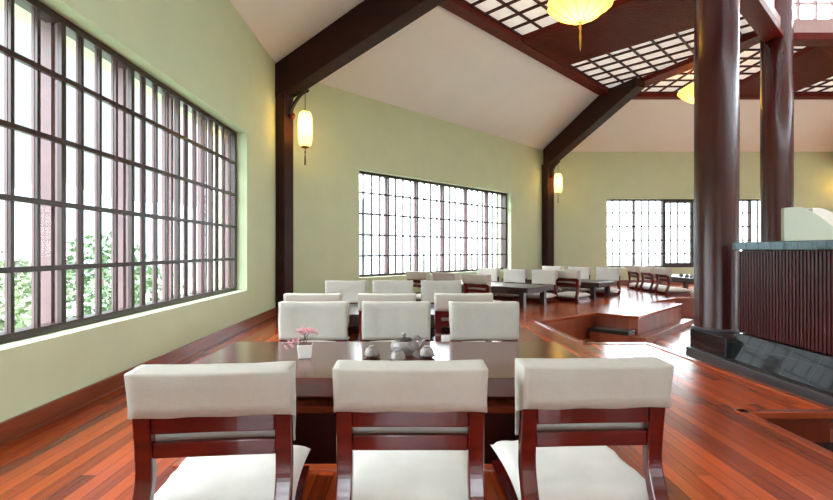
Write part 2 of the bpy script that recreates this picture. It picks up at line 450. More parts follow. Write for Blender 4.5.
# ------------------------------------------------------------------ floors
P1 = [(1.72, 6.43), (1.83, 4.93), (2.50, 4.93), (2.60, 2.88), (2.02, 2.88), (2.02, -0.03)]
lo = MB(); lo.prism([tuple(p) for p in O], -0.6, LOW)
struct(lo.build('floor', M['floor_low']))
HX0, HX1, HY0, HY1 = -1.06, 0.90, 2.14, 2.95       # foot well under the first table
sl = 0.2715
fa = MB(); zb = -0.6
top_l = lambda x: 7.47 - sl * (x + 2.11)
bot_l = lambda x: -1.15 + sl * (x + 2.11)
fa.prism([(-2.11, -1.15), (HX0, bot_l(HX0)), (HX0, top_l(HX0)), (-2.11, 7.47)], zb, 0)
fa.prism([(HX0, bot_l(HX0)), (HX1, bot_l(HX1)), (HX1, HY0), (HX0, HY0)], zb, 0, 0, 2)
fa.prism([(HX0, HY1), (HX1, HY1), (HX1, top_l(HX1)), (HX0, top_l(HX0))], zb, 0, 0, 2)
fa.prism([(HX1, bot_l(HX1)), (2.02, bot_l(2.02)), (2.02, 2.88), (2.60, 2.88), (2.50, 4.93), (1.83, 4.93), (1.72, 6.43), (HX1, top_l(HX1))], zb, 0, 0, 1)
struct(fa.build('floor', [M['floor_a'], M['riser'], M['holewood']]))
P2 = [(1.72, 6.43), (2.92, 7.36), (3.38, 6.93), (4.97, 8.55), (4.60, 8.92), (5.48, 9.65)]
fb = MB(); fb.prism([(-2.11, 7.47), *P2, (3.99, 13.57)], zb, 0, 0, 1)
struct(fb.build('floor', [M['floor_b'], M['riser']]))
fc = MB(); fc.prism([(3.99, 13.57), (5.48, 9.65), (11.12, 9.65), (12.61, 13.57)], zb, 0, 0, 1)
struct(fc.build('floor', [M['floor_c'], M['riser']]))
fd = MB(); fd.prism([(12.61, 13.57), (11.12, 9.65), (14.88, 6.43), (18.71, 7.47)], zb, 0, 0, 1)
struct(fd.build('floor', [M['floor_b'], M['riser']]))
fe = MB(); fe.prism([(-2.11, -1.15), (3.99, -7.25), (5.48, -3.33), (1.72, -0.11)], zb, 0, 0, 1)
struct(fe.build('floor', [M['floor_b'], M['riser']]))
# nosing boards along the edges of the platforms
def nosing(path, closed=False):
    mb = MB()
    pts = [Vector(p) for p in path]
    for a, b in zip(pts, pts[1:]):
        d = (b - a).normalized(); n = Vector((-d.y, d.x)); L = (b - a).length
        mb.box(-0.012, L + 0.012, -0.05, 0.014, -0.035, 0.008, F=lambda u, w, z, a=a, d=d, n=n: (a.x + d.x * u + n.x * w, a.y + d.y * u + n.y * w, z))
    return trim(mb, M['nosing'], 0.006)
nosing(list(reversed(P1)))
nosing(list(reversed(P2)) )
nosing([(11.12, 9.65), (5.48, 9.65)])
nosing([(HX0, HY0), (HX1, HY0), (HX1, HY1), (HX0, HY1), (HX0, HY0)])
# low ledge round the foot of the projecting platforms
def ledge(path, w=0.16, h=0.1):
    mb = MB(); pts = [Vector(p) for p in path]
    for a, b in zip(pts, pts[1:]):
        d = (b - a).normalized(); n = Vector((d.y, -d.x)); L = (b - a).length
        mb.box(-0.0, L + w, 0.0, w, LOW, LOW + h, F=lambda u, q, z, a=a, d=d, n=n: (a.x + d.x * u + n.x * q, a.y + d.y * u + n.y * q, z))
    return trim(mb, M['riser'], 0.005)
ledge([(2.92, 7.36), (3.38, 6.93), (4.97, 8.55)])
# black stone treads
def tread(poly, label):
    t = MB(); t.prism(poly, -0.25, -0.19)
    b = MB(); c = Vector((sum(p[0] for p in poly) / len(poly), sum(p[1] for p in poly) / len(poly)))
    b.prism([tuple(c + (Vector(p) - c) * 0.94) for p in poly], LOW, -0.25)
    r = thing('stone_step', label, 'step', (0, 0, 0), 0, 'stone steps up to the platforms')
    t.build('tread', M['blackstone'], r, bevel=0.006); b.build('step_base', M['riser'], r)
tread([(2.71, 7.13), (3.14, 6.72), (3.36, 6.94), (2.91, 7.35)], 'black stone step in the sunken bay beyond the first platform')
tread([(2.05, 2.5), (2.72, 2.5), (2.72, 2.87), (2.05, 2.87)], 'black stone step in the notch at the lower right edge')

# ------------------------------------------------------------------ posts, hip beams, brackets, lanterns
BN = ['at the end of the left window wall', 'at the far corner between two windows', 'at the far right corner']
for q, i in enumerate((1, 2, 3)):
    d = (C - O[i]).normalized(); n = Vector((-d.y, d.x)); o = O[i] + (Vector((0.04, -0.2)) if i == 1 else (Vector((-0.12, -0.3)) if i == 2 else Vector((0, 0))))
    G = lambda s, w, z, o=o, d=d, n=n: (o.x + d.x * s + n.x * w, o.y + d.y * s + n.y * w, z)
    p = MB(); p.box(-0.2, 0.17, -0.115, 0.115, 0.0, 3.45, F=G)
    tag(p.build('wall_post', M['beam'], bevel=0.01), 'dark brown square timber post ' + BN[q], 'post', 'corner posts')
    b = MB(); prof = [(0.0, WT - 0.01), (2.25, CZ - 0.005), (3.2, CZ + 0.0), (3.2, CZ - 0.2), (0.0, 3.34)]
    k = len(prof)
    vs = [G(s, -0.14, z) for s, z in prof] + [G(s, 0.14, z) for s, z in prof]
    b.add(vs, [tuple(range(k)), tuple(reversed(range(k, 2 * k)))] + [(a, (a + 1) % k, k + (a + 1) % k, k + a) for a in range(k)])
    bb = b.build('roof_beam', M['beam'], bevel=0.012)
    tag(bb, ['thick dark beam slanting up the ceiling from the left window corner', 'dark beam slanting up the ceiling at the middle corner', 'dark slanting ceiling beam at the far right corner'][q], 'beam', 'slanting roof beams')
    # bracket
    br = thing('lantern_bracket', 'carved dark bracket on the post ' + BN[q], 'bracket', G(0.2, 0, 3.4), math.atan2(d.y, d.x), 'lantern brackets')
    a = MB(); a.tube(catmull([(0, 0, -0.3), (0.03, 0, -0.2), (0.1, 0, -0.1), (0.18, 0, -0.02), (0.27, 0, 0.025), (0.3, 0, 0.02), (0.33, 0, 0.05)]), [0.03] * 12 + [0.028] * 12 + [0.022] * 13, 8)
    a.build('arm', M['iron'], br)
    a = MB(); a.tube([(0, 0, -0.02), (0.1, 0, 0.0), (0.25, 0, 0.01)], 0.024, 8); a.build('brace', M['iron'], br)
    a = MB(); a.lathe([(0.0, -0.05), (0.03, -0.045), (0.045, -0.02), (0.045, 0.02), (0.03, 0.045), (0.0, 0.05)], 12, (0.03, 0, -0.32)); a.build('knob', M['chair'], br)
    # lantern
    lx, ly, _ = G(0.47, 0, 0)
    ln = thing('wall_lantern', ['tall yellow silk lantern hanging from the post beside the left window', 'yellow silk lantern hanging on the middle corner post', 'yellow silk lantern hanging at the far right corner'][q], 'lantern', (lx, ly, 2.58), 0, 'wall lanterns')
    sh = MB(); pr = []
    for k in range(17):
        t = k / 16; z = 0.54 * t
        r = 0.06 + 0.048 * (1 - abs(2 * t - 1) ** 4) ** 0.6
        pr.append((r, z))
    sh.lathe(pr, 48, lobes=12, depth=0.07); sh.f = [f for f in sh.f if len(f) == 4]; sh.mi = sh.mi[:len(sh.f)]; sh.sm = sh.sm[:len(sh.f)]
    sh.build('lamp_shade', M['silkwall'], ln, solid=0.002)
    for z, nm in ((0.0, 'bottom_ring'), (0.54, 'top_ring')):
        rg = MB(); rg.lathe([(0.05, z - 0.01), (0.064, z - 0.01), (0.064, z + 0.01), (0.05, z + 0.01), (0.05, z - 0.01)], 24); rg.build(nm, M['silkrib'], ln)
    cd = MB(); cd.tube([(0, 0, 0.54), (0, 0, 0.835)], 0.006, 6); cd.box(-0.058, 0.058, -0.004, 0.004, 0.534, 0.542); cd.build('cord', M['iron'], ln)
    ts = MB(); ts.lathe([(0.0, 0.0), (0.005, -0.0), (0.005, -0.06), (0.012, -0.07), (0.012, -0.09), (0.006, -0.1), (0.014, -0.2), (0.012, -0.28), (0.0, -0.285)], 10, (0, 0, 0.0)); ts.box(-0.058, 0.058, -0.004, 0.004, -0.003, 0.004); ts.build('tassel', M['browntassel'], ln)
    li = bpy.data.lights.new('lantern_bulb', 'POINT'); li.energy = 7; li.color = (1, 0.72, 0.32); li.shadow_soft_size = 0.04
    lo_ = bpy.data.objects.new('lantern_bulb', li); COL.objects.link(lo_); lo_.parent = ln; lo_.location = (0, 0, 0.3)

# pendants
for q, (px, py, lab) in enumerate(((2.29, 6.3, 'large yellow umbrella shaped pendant lantern nearest the camera'), (6.12, 9.8, 'yellow umbrella shaped pendant lantern behind the front column'))):
    r = thing('pendant_lantern', lab, 'lantern', (px, py, 4.1), 0, 'umbrella pendant lanterns')
    sh = MB(); pr = [(0.03, 0.0), (0.1, 0.015), (0.22, 0.07), (0.34, 0.145), (0.42, 0.215), (0.442, 0.26), (0.43, 0.29), (0.36, 0.34), (0.25, 0.40), (0.13, 0.455), (0.05, 0.475)]
    sh.lathe(pr, 72, lobes=12, depth=0.06); sh.f = [f for f in sh.f if len(f) == 4]; sh.mi = sh.mi[:len(sh.f)]; sh.sm = sh.sm[:len(sh.f)]
    sh.build('lamp_shade', M['silk'], r, solid=0.002)
    for k in range(12):
        a = 2 * PI * k / 12
        rb = MB(); rb.tube([((x + 0.003) * math.cos(a), (x + 0.003) * math.sin(a), z - (0.002 if z < 0.26 else -0.002)) for x, z in pr], 0.0035, 5); rb.build('rib', M['silkrib'], r)
    cp = MB(); cp.lathe([(0.05, 0.47), (0.055, 0.50), (0.02, 0.53), (0.008, 0.54)], 16); cp.build('cap', M['gold'], r)
    cd = MB(); cd.tube([(0, 0, 0.52), (0, 0, 0.775)], 0.008, 6); cd.build('cord', M['iron'], r)
    ts = MB(); ts.lathe([(0.0, 0.015), (0.03, 0.012), (0.03, 0.0), (0.008, -0.01), (0.008, -0.05), (0.016, -0.06), (0.016, -0.1), (0.01, -0.12), (0.018, -0.2), (0.013, -0.3), (0.006, -0.38), (0.0, -0.4)], 12); ts.build('tassel', M['gold'], r)
    li = bpy.data.lights.new('pendant_bulb', 'POINT'); li.energy = 12; li.color = (1, 0.78, 0.4); li.shadow_soft_size = 0.05
    lo_ = bpy.data.objects.new('pendant_bulb', li); COL.objects.link(lo_); lo_.parent = r; lo_.location = (0, 0, 0.17)

# ------------------------------------------------------------------ columns, plinth, counter
for (x, y, z0, lab) in ((3.68, 5.60, 0.045, 'thick round dark red column standing on the black tiled plinth'), (6.30, 8.0, LOW, 'second round dark red column rising behind the slatted counter')):
    r = thing('column', lab, 'column', (x, y, z0), 0, 'round columns')
    c = MB(); c.lathe([(0.24, 0.0), (0.232, 0.03), (0.232, 3.0), (0.226, 6.1 - z0)], 48); c.build('shaft', M['column'], r)
    if z0 > 0:
        c = MB(); c.lathe([(0.26, 0.0), (0.26, 0.022), (0.25, 0.03), (0.242, 0.03)], 48); c.build('base_ring', M['granite'], r)
pl = thing('counter_plinth', 'black tiled plinth with grey granite kerb under the column and counter', 'plinth', (3.36, 5.0, LOW))
k = MB(); k.prism([(3.36, -1.4), (4.6, -1.4), (4.6, 6.5), (4.24, 6.56), (3.36, 5.68)], LOW, -0.18); o_ = k.build('kerb', M['granite'], bevel=0.008); o_.parent = pl; o_.matrix_parent_inverse = Matrix.Translation((-3.36, -5.0, -LOW))
k = MB(); k.prism([(3.40, 5.02), (4.3, 5.02), (4.3, 6.35), (4.14, 6.40), (3.40, 5.66)], -0.18, 0.045); o_ = k.build('column_podium', M['tile'], bevel=0.006); o_.parent = pl; o_.matrix_parent_inverse = Matrix.Translation((-3.36, -5.0, -LOW))
k = MB(); k.hexa([(3.45, -1.38, -0.18), (4.3, -1.38, -0.18), (4.3, 5.02, -0.18), (3.45, 5.02, -0.18), (3.53, -1.38, 0.10), (4.3, -1.38, 0.10), (4.3, 5.02, 0.10), (3.53, 5.02, 0.10)]); o_ = k.build('tiled_base', M['tile'], bevel=0.006); o_.parent = pl; o_.matrix_parent_inverse = Matrix.Translation((-3.36, -5.0, -LOW))
ct = thing('bar_counter', 'dark red vertically slatted counter with a black tiled top', 'counter', (3.55, 5.0, 0.10))
iv = Matrix.Translation((-3.55, -5.0, -0.10))
k = MB(); k.box(3.60, 4.1, -1.3, 5.04, 0.10, 1.0); o_ = k.build('counter_body', M['slat']); o_.parent = ct; o_.matrix_parent_inverse = iv
k = MB()
y = 5.04
while y > -1.2:
    k.box(3.55, 3.61, y - 0.025, y, 0.11, 0.99); y -= 0.04
o_ = k.build('slat_front', M['slat'], bevel=0.006); o_.parent = ct; o_.matrix_parent_inverse = iv
k = MB(); k.box(3.50, 4.16, -1.34, 5.06, 1.0, 1.085); o_ = k.build('counter_top', M['tile'], bevel=0.006); o_.parent = ct; o_.matrix_parent_inverse = iv

# pale green stair wall with rounded top behind the counter
sw = thing('curved_wall', 'pale green low wall with a rounded white-rimmed top behind the counter', 'low wall', (4.8, 6.0, LOW))
iv = Matrix.Translation((-4.8, -6.0, -LOW))
def arch(pts, y0, y1, zb, name, mat):
    mb = MB(); n = len(pts)
    vs = []
    for y in (y0, y1):
        vs += [(x, y, z) for x, z in pts] + [(x, y, zb(x, z)) for x, z in pts]
    fs = []
    for i in range(n - 1):
        fs += [(i, i + 1, n + i + 1, n + i), (2 * n + i + 1, 2 * n + i, 3 * n + i, 3 * n + i + 1), (i, 2 * n + i, 2 * n + i + 1, i + 1), (n + i, n + i + 1, 3 * n + i + 1, 3 * n + i)]
    fs += [(0, n, 3 * n, 2 * n), (n - 1, 3 * n - 1, 4 * n - 1, 2 * n - 1)]
    mb.add(vs, fs); o = mb.build(name, mat, bevel=0.006); o.parent = sw; o.matrix_parent_inverse = iv
prof = [(p.x, p.y) for p in catmull([(4.82, 1.545), (4.95, 1.555), (5.06, 1.55), (5.2, 1.49), (5.35, 1.39), (5.6, 1.18), (5.9, 0.88), (6.3, 0.4)], 5)]
rim = [(p.x, p.y) for p in catmull([(5.24, 1.55), (5.38, 1.54), (5.59, 1.445), (5.8, 1.3), (6.05, 1.06), (6.4, 0.66)], 5)]
arch(prof, 6.0, 6.05, lambda x, z: LOW, 'wall_body', M['palegreen'])
arch(rim, 6.055, 6.24, lambda x, z: z - 0.3, 'white_rim', M['white'])

# ------------------------------------------------------------------ chairs
def chair_proto(label, loc, rz, group):
    r = thing('low_chair', label, 'chair', loc, rz, group)
    path = [(p.x, p.y) for p in catmull([(-0.05, 0.585), (-0.03, 0.46), (-0.012, 0.33), (-0.008, 0.235), (-0.03, 0.165), (-0.055, 0.105), (-0.045, 0.05), (0.0, 0.024), (0.1, 0.021), (0.46, 0.021)], 5)]
    th = []
    for y, z in path: th.append(0.04 if z > 0.06 else 0.04)
    for s in (-1, 1):
        p = MB(); p.sweep_rect(path, 0.056, th, s * 0.228); p.build('back_post', M['chair'], r, bevel=0.006)
    def rail(z0, z1, name, yb, curve=0.012):
        mb = MB(); n = 10; vs = []
        for i in range(n + 1):
            t = i / n * 2 - 1; x = 0.2 * t; dy = -curve * (1 - t * t); dz = 0.006 * (1 - t * t)
            for y, z in ((yb + dy - 0.012, z0 + dz), (yb + dy + 0.012, z0 + dz), (yb + dy + 0.012, z1 + dz), (yb + dy - 0.012, z1 + dz)): vs.append((x, y, z))
        fs = [(3, 2, 1, 0), tuple(n * 4 + k for k in range(4))]
        for i in range(n):
            for k in range(4):
                l = (k + 1) % 4; fs.append((i * 4 + k, i * 4 + l, i * 4 + 4 + l, i * 4 + 4 + k))
        mb.add(vs, fs); mb.build(name, M['chair'], r, bevel=0.004)
    rail(0.388, 0.47, 'back_rail', -0.024); rail(0.303, 0.356, 'back_rail', -0.012)
    f = MB(); f.box(-0.225, 0.225, -0.005, 0.46, 0.042, 0.068); f.build('seat_frame', M['chair'], r, bevel=0.005)
    for y in (0.06, 0.42):
        f = MB(); f.box(-0.2, 0.2, y - 0.02, y + 0.02, 0.008, 0.042); f.build('stretcher', M['chair'], r)
    # seat cushion: a stuffed square pillow with pinched corners
    cu = MB(); n = 22; vs = []; fs = []
    for side in (1, -1):
        for j in range(n + 1):
            for i in range(n + 1):
                u = -1 + 2 * i / n; v = -1 + 2 * j / n
                ins = 1 - 0.05 * (1 - abs(u) ** 2) * abs(v) ** 3; ins2 = 1 - 0.05 * (1 - abs(v) ** 2) * abs(u) ** 3
                h = (max(0, 1 - abs(u) ** 3.2) * max(0, 1 - abs(v) ** 3.2)) ** 0.42
                wr = 0.011 * noise.noise((u * 4 + 3, v * 4, 1.3)) * (0.3 + 0.7 * max(abs(u), abs(v))) * (1 if h > 0.05 else 0)
                z = 0.112 + (0.058 * h + wr if side > 0 else -0.044 * h)
                vs.append((0.262 * u * ins2, 0.215 + 0.245 * v * ins, z))
    q = (n + 1) ** 2
    for j in range(n):
        for i in range(n):
            a = j * (n + 1) + i
            fs.append((a, a + 1, a + n + 2, a + n + 1)); fs.append((q + a + n + 1, q + a + n + 2, q + a + 1, q + a))
    cu.add(vs, fs, 0, True); cu.build('seat_cushion', M['cushion'], r, weld=True)
    # cloth slip over the top of the back
    cv = MB(); cs = [(-0.062, 0.452), (-0.066, 0.49), (-0.074, 0.54), (-0.082, 0.594), (-0.081, 0.600), (-0.076, 0.6015), (0.0, 0.604), (0.034, 0.604), (0.037, 0.600), (0.034, 0.55), (0.036, 0.48), (0.036, 0.41), (0.038, 0.35), (0.037, 0.325)]
    nx = 22; vs = []; fs = []
    k = len(cs)
    for i in range(nx + 1):
        t = -1 + 2 * i / nx
        x = 0.258 * t
        for j, (y, z) in enumerate(cs):
            wv = 0.004 * noise.noise((t * 3.1, j * 0.35, 5.0)) + 0.0035 * math.sin(t * 5 + j * 0.4) * (1 if j > 8 or j < 3 else 0.4)
            sag = -0.004 * (1 - t * t) if 3 <= j <= 8 else 0
            xx = x * (1.0 + 0.012 * noise.noise((j * 0.6, t, 2.2)))
            vs.append((xx, y + wv, z + sag + (0.005 * noise.noise((t * 2, j, 9)) if j in (0, k - 1) else 0)))
    for i in range(nx):
        for j in range(k - 1):
            a = i * k + j; fs.append((a, a + 1, a + k + 1, a + k))
    cv.add(vs, fs, 0, True)
    for i in (0, nx):                      # closed ends
        o = i * k
        for a, b in ((0, 12), (1, 11), (2, 10), (3, 9)):
            pass
        cv.add([vs[o + j] for j in range(k)], [(0, 1, 10, 11), (1, 2, 9, 10), (2, 3, 4, 9), (4, 5, 8, 9), (5, 6, 7, 8)], 0, False)
    cv.build('slipcover', M['cloth'], r, solid=0.005, weld=True)
    return r

CH = []
G1 = 'low chairs with cloth slips'
def place(x, y, deg, label):
    if not CH: CH.append(chair_proto(label, (x, y, 0), R(deg), G1)); return CH[0]
    c = dup(CH[0], (x, y, 0), R(deg), label, G1); CH.append(c); return c
for a in [
    (-0.668, 1.585, 5.5, 'front-row low chair on the left, cream slip, back to camera, by the left wall'),
    (-0.006, 1.63, 0, 'front-row low chair in the middle, cream slip, back to camera'),
    (0.637, 1.665, 2.5, 'front-row low chair on the right, cream slip, back to camera'),
    (-0.745, 3.52, 180, 'cream covered low chair across the first table, behind the pink flower pot'),
    (-0.12, 3.53, 180, 'cream covered low chair across the first table, directly behind the teapot'),
    (0.545, 3.51, 180, 'cream covered low chair across the first table, at its right end'),
    (-0.89, 4.22, 0, 'second-row low chair peeping over the leftmost chair across the first table'),
    (-0.225, 4.22, 0, 'second-row low chair peeping over the chair behind the teapot'),
    (0.465, 4.22, 0, 'second-row low chair peeping over the right chair across the first table, red post showing'),
    (-0.85, 5.97, 180, 'third-row low chair facing camera, leftmost, under the back window left part'),
    (-0.245, 5.97, 180, 'third-row low chair facing camera, middle one of its three'),
    (0.375, 5.97, 180, 'third-row low chair facing camera, rightmost of its three'),
    (1.06, 7.55, -47, 'low chair with bare red back rails beside the near end of the angled table'),
    (0.60, 8.08, -45, 'grey looking low chair at the angled table, between the red railed one and window'),
    (0.12, 8.58, -45, 'grey looking low chair at the angled table, farthest left before the window'),
    (2.62, 9.17, 135, 'cream low chair facing camera beyond the angled table, at its right end'),
    (2.15, 9.65, 135, 'cream low chair facing camera beyond the angled table, middle of its row'),
    (1.67, 10.13, 135, 'cream low chair facing camera beyond the angled table, at its left end'),
    (3.02, 9.02, -47, 'low chair with back turned at the table under the middle lantern, reddish rails'),
    (4.40, 10.39, 135, 'rightmost cream low chair facing camera at the table under the middle lantern'),
    (3.92, 10.87, 135, 'middle cream low chair facing camera at the table under the middle lantern'),
    (3.44, 11.35, 135, 'leftmost cream low chair facing camera at the table under the middle lantern'),
    (5.62, 10.35, -90, 'side-on low chair at the far right table, nearest the platform edge'),
    (5.62, 11.03, -90, 'side-on low chair at the far right table, middle of three'),
    (5.62, 11.72, -90, 'side-on low chair at the far right table, closest to the far window'),
]: place(*a)

# ------------------------------------------------------------------ tables
def table(label, loc, rz, legs=True, w=2.27, d=0.9, h=0.35, th=0.085, zleg=0.0, mats=('tabledark', 'tabledark')):
    r = thing('low_table', label, 'table', loc, rz, 'low wooden tables')
    t = MB(); t.box(-w / 2, w / 2, -d / 2, d / 2, h - th, h); t.build('tabletop', M[mats[0]], r, bevel=0.006)
    a = MB(); x, y = w / 2 - 0.16, d / 2 - 0.1
    for (x0, x1, y0, y1) in ((-x, x, -y - 0.015, -y + 0.015), (-x, x, y - 0.015, y + 0.015), (-x - 0.015, -x + 0.015, -y, y), (x - 0.015, x + 0.015, -y, y)): a.box(x0, x1, y0, y1, h - th - 0.045, h - th)
    a.build('apron', M[mats[1]], r)
    for sx in (-1, 1):
        for sy in (-1, 1):
            l = MB(); l.box(sx * x - 0.045, sx * x + 0.045, sy * y - 0.045, sy * y + 0.045, zleg, h - th); l.build('leg', M[mats[1]], r, bevel=0.005)
    return r
T1 = thing('low_table', 'long dark red lacquered table in front holding teapot, cups and flower pot', 'table', (-0.12, 2.81, 0), 0, 'low wooden tables')
t = MB(); t.box(-1.14, 1.14, -0.46, 0.48, 0.252, 0.35); t.build('tabletop', M['table'], T1, bevel=0.005)
t = MB()
for x in (-0.80, 0.88): t.box(x - 0.02, x + 0.02, -0.5, 0.08, 0.205, 0.252)
t.build('apron', M['tabledark'], T1)
for x in (-0.80, 0.88):
    for y in (-0.55, 0.02):
        t = MB(); t.box(x - 0.05, x + 0.05, y - 0.05 + 0.06, y + 0.05 + 0.06, LOW, 0.252); t.build('leg', M['tabledark'], T1, bevel=0.005)
table('dark low table between the second and third chair rows', (-0.23, 5.12, 0), 0)
table('dark low table set at an angle before the back window', (1.48, 8.98, 0), R(-45))
table('dark low table under the lantern of the middle corner', (3.20, 10.25, 0), R(-45))
table('dark low table at the far right bearing small cups, by the far window', (6.85, 11.2, 0), R(90))

# ------------------------------------------------------------------ tea things and flowers
def cup(x, y, z, label, group, s=1.0):
    r = thing('teacup', label, 'cup', (x, y, z), 0, group); r.scale = (s, s, s)
    m = MB(); m.lathe([(0.0, 0.0), (0.03, 0.0), (0.034, 0.004), (0.05, 0.012), (0.052, 0.015), (0.048, 0.017), (0.03, 0.012), (0.0, 0.011)], 28); m.build('saucer', M['claydark'], r)
    m = MB(); m.lathe([(0.0, 0.014), (0.043, 0.016), (0.044, 0.022), (0.041, 0.038), (0.033, 0.054), (0.024, 0.061), (0.0, 0.063)], 28); m.build('cup_body', M['clay'], r)
    m = MB(); m.lathe([(0.02, 0.061), (0.021, 0.068), (0.019, 0.07), (0.0, 0.07)], 20); m.build('foot_ring', M['clay'], r)
    return r
cup(-0.243, 2.80, 0.35, 'grey upturned teacup on a dark saucer, left of the teapot', 'teacups on the first table')
cup(-0.082, 2.70, 0.35, 'grey upturned teacup on a dark saucer, in front of the teapot', 'teacups on the first table')
cup(0.090, 2.80, 0.35, 'grey upturned teacup on a dark saucer, right of the teapot', 'teacups on the first table')
tp = thing('teapot', 'grey stoneware teapot with a dark lid rim on the front table', 'teapot', (-0.05, 2.885, 0.35), 0)
m = MB(); m.lathe([(0.0, 0.0), (0.05, 0.0), (0.055, 0.006), (0.078, 0.03), (0.084, 0.052), (0.078, 0.074), (0.062, 0.086), (0.05, 0.09), (0.048, 0.088), (0.0, 0.086)], 32); m.build('pot_body', M['clay'], tp)
m = MB(); m.lathe([(0.054, 0.088), (0.056, 0.094), (0.04, 0.102), (0.015, 0.107), (0.0, 0.108)], 28); ld = m.build('lid', M['claydark'], tp)
m = MB(); m.lathe([(0.008, 0.106), (0.008, 0.113), (0.014, 0.12), (0.015, 0.128), (0.009, 0.136), (0.0, 0.138)], 16); m.build('lid_knob', M['clay'], ld)
m = MB(); m.tube(catmull([(0.07, 0, 0.04), (0.10, 0, 0.05), (0.115, 0, 0.075), (0.13, 0, 0.09)], 5), [0.018 - 0.011 * i / 15 for i in range(16)], 10); m.build('spout', M['clay'], tp)
m = MB(); m.tube(catmull([(0.045, 0.05, 0.075), (0.075, 0.075, 0.1), (0.1, 0.085, 0.09), (0.1, 0.08, 0.05), (0.06, 0.05, 0.03)], 5), 0.008, 8); m.build('handle', M['clay'], tp)

def flower_pot(x, y, z, label, seed, s=1.0):
    rnd = random.Random(seed)
    r = thing('flower_pot', label, 'plant', (x, y, z), R(8), 'white pots of pink blossom'); r.scale = (s, s, s)
    m = MB(); a, b, h = 0.036, 0.046, 0.082
    m.hexa([(-a, -a, 0), (a, -a, 0), (a, a, 0), (-a, a, 0), (-b, -b, h), (b, -b, h), (b, b, h), (-b, b, h)])
    m.build('pot', M['porcelain'], r, bevel=0.006, segs=3)
    m = MB(); m.box(-0.038, 0.038, -0.038, 0.038, h - 0.004, h + 0.003); m.build('soil', M['stem'], r)
    st = MB(); bl = MB()
    for k in range(9):
        dx = -0.115 + 0.022 * k + rnd.uniform(-.012, .012); dy = rnd.uniform(-0.05, 0.05)
        top = Vector((dx, dy, h + 0.02 + rnd.uniform(0.0, 0.07) + (0.0 if dx < -0.06 else 0.02)))
        if k < 3: top.z = h - 0.03 + 0.04 * rnd.random()
        base = Vector((rnd.uniform(-.02, .02), rnd.uniform(-.02, .02), h))
        mid = (base + top) / 2 + Vector((0, 0, 0.03))
        pts = catmull([base, mid, top], 4); st.tube(pts, 0.0014, 4)
        for q in range(15):
            p = pts[rnd.randint(4, len(pts) - 1)] + Vector((rnd.gauss(0, .011), rnd.gauss(0, .011), rnd.gauss(0, .010)))
            for w in range(5):                       # five petals
                an = 2 * PI * w / 5 + rnd.random(); tl = rnd.uniform(-.6, .6); L = rnd.uniform(.007, .011)
                d = Vector((math.cos(an), math.sin(an) * math.cos(tl), math.sin(an) * math.sin(tl) + 0.3)).normalized()
                sd = d.cross(Vector((0.3, 0.5, 1))).normalized() * L * 0.5; nn = d.cross(sd).normalized() * 0.0012
                c_ = p + d * L * 0.6; e_ = p + d * L
                bl.add([p - nn, c_ + sd, e_, c_ - sd, p + nn, c_ + sd + nn, e_ + nn, c_ - sd + nn], [(0, 1, 2, 3), (7, 6, 5, 4), (0, 4, 5, 1), (1, 5, 6, 2), (2, 6, 7, 3), (3, 7, 4, 0)])
    st.build('twig', M['stem'], r); bl.build('blossom', M['pink'], r)
    return r
flower_pot(-0.645, 2.80, 0.35, 'small square white pot of pink blossom on the front table', 3)
flower_pot(-0.86, 5.15, 0.35, 'small square white pot of pink blossom on the second table', 5)
for k, (x, y) in enumerate(((6.42, 10.5), (6.5, 10.75), (6.56, 11.05), (6.6, 11.35))):
    c = cup(x, y, 0.35, ['dark teacup on the far right table, nearest the column', 'dark teacup on the far right table, second from the column', 'dark teacup on the far right table, third from the column', 'dark teacup on the far right table, farthest from the column'][k], 'teacups on the far right table', 1.15)

# ------------------------------------------------------------------ outside
M['ground'] = plain('outside_ground', srgb(120, 126, 112), 0.9, var=0.25, scale=0.08)
M['hill'] = plain('wooded_hill', srgb(84, 100, 100), 0.9, var=0.2, scale=0.05)
M['leaf'] = plain('tree_leaves', srgb(66, 88, 54), 0.7, var=0.4, scale=1.4)
M['leafpale'] = plain('pale_tree_leaves', srgb(88, 102, 68), 0.7, var=0.35, scale=1.4)
M['bark'] = plain('tree_bark', srgb(86, 70, 58), 0.9)
M['house'] = plain('house_plaster', srgb(112, 110, 106), 0.8, var=0.03)
M['roof'] = plain('pale_roof', srgb(104, 101, 100), 0.7, var=0.1, scale=1)
g = MB(); g.prism([(-320, -320), (320, -320), (320, 320), (-320, 320)], -4.6, -4.0); struct(g.build('floor', M['ground']))
hm = MB(); n = 40; vs = []; fs = []
for j in range(13):
    for i in range(n + 1):
        a = R(95 + 100 * i / n); rad = 90 + 12 * j
        hgt = (22 + 16 * noise.noise((i * 0.16, 0.3, 1.0)) + 5 * noise.noise((i * .5, j * .4, 2))) * math.sin(PI * min(1, j / 12)) ** 0.8
        vs.append((rad * math.cos(a), rad * math.sin(a), -4.2 + max(0, hgt)))
for j in range(12):
    for i in range(n):
        a = j * (n + 1) + i; fs.append((a, a + 1, a + n + 2, a + n + 1))
hm.add(vs, fs, 0, True)
tag(hm.build('wooded_hill', M['hill']), 'pale wooded hillside seen through the left window', 'hill')
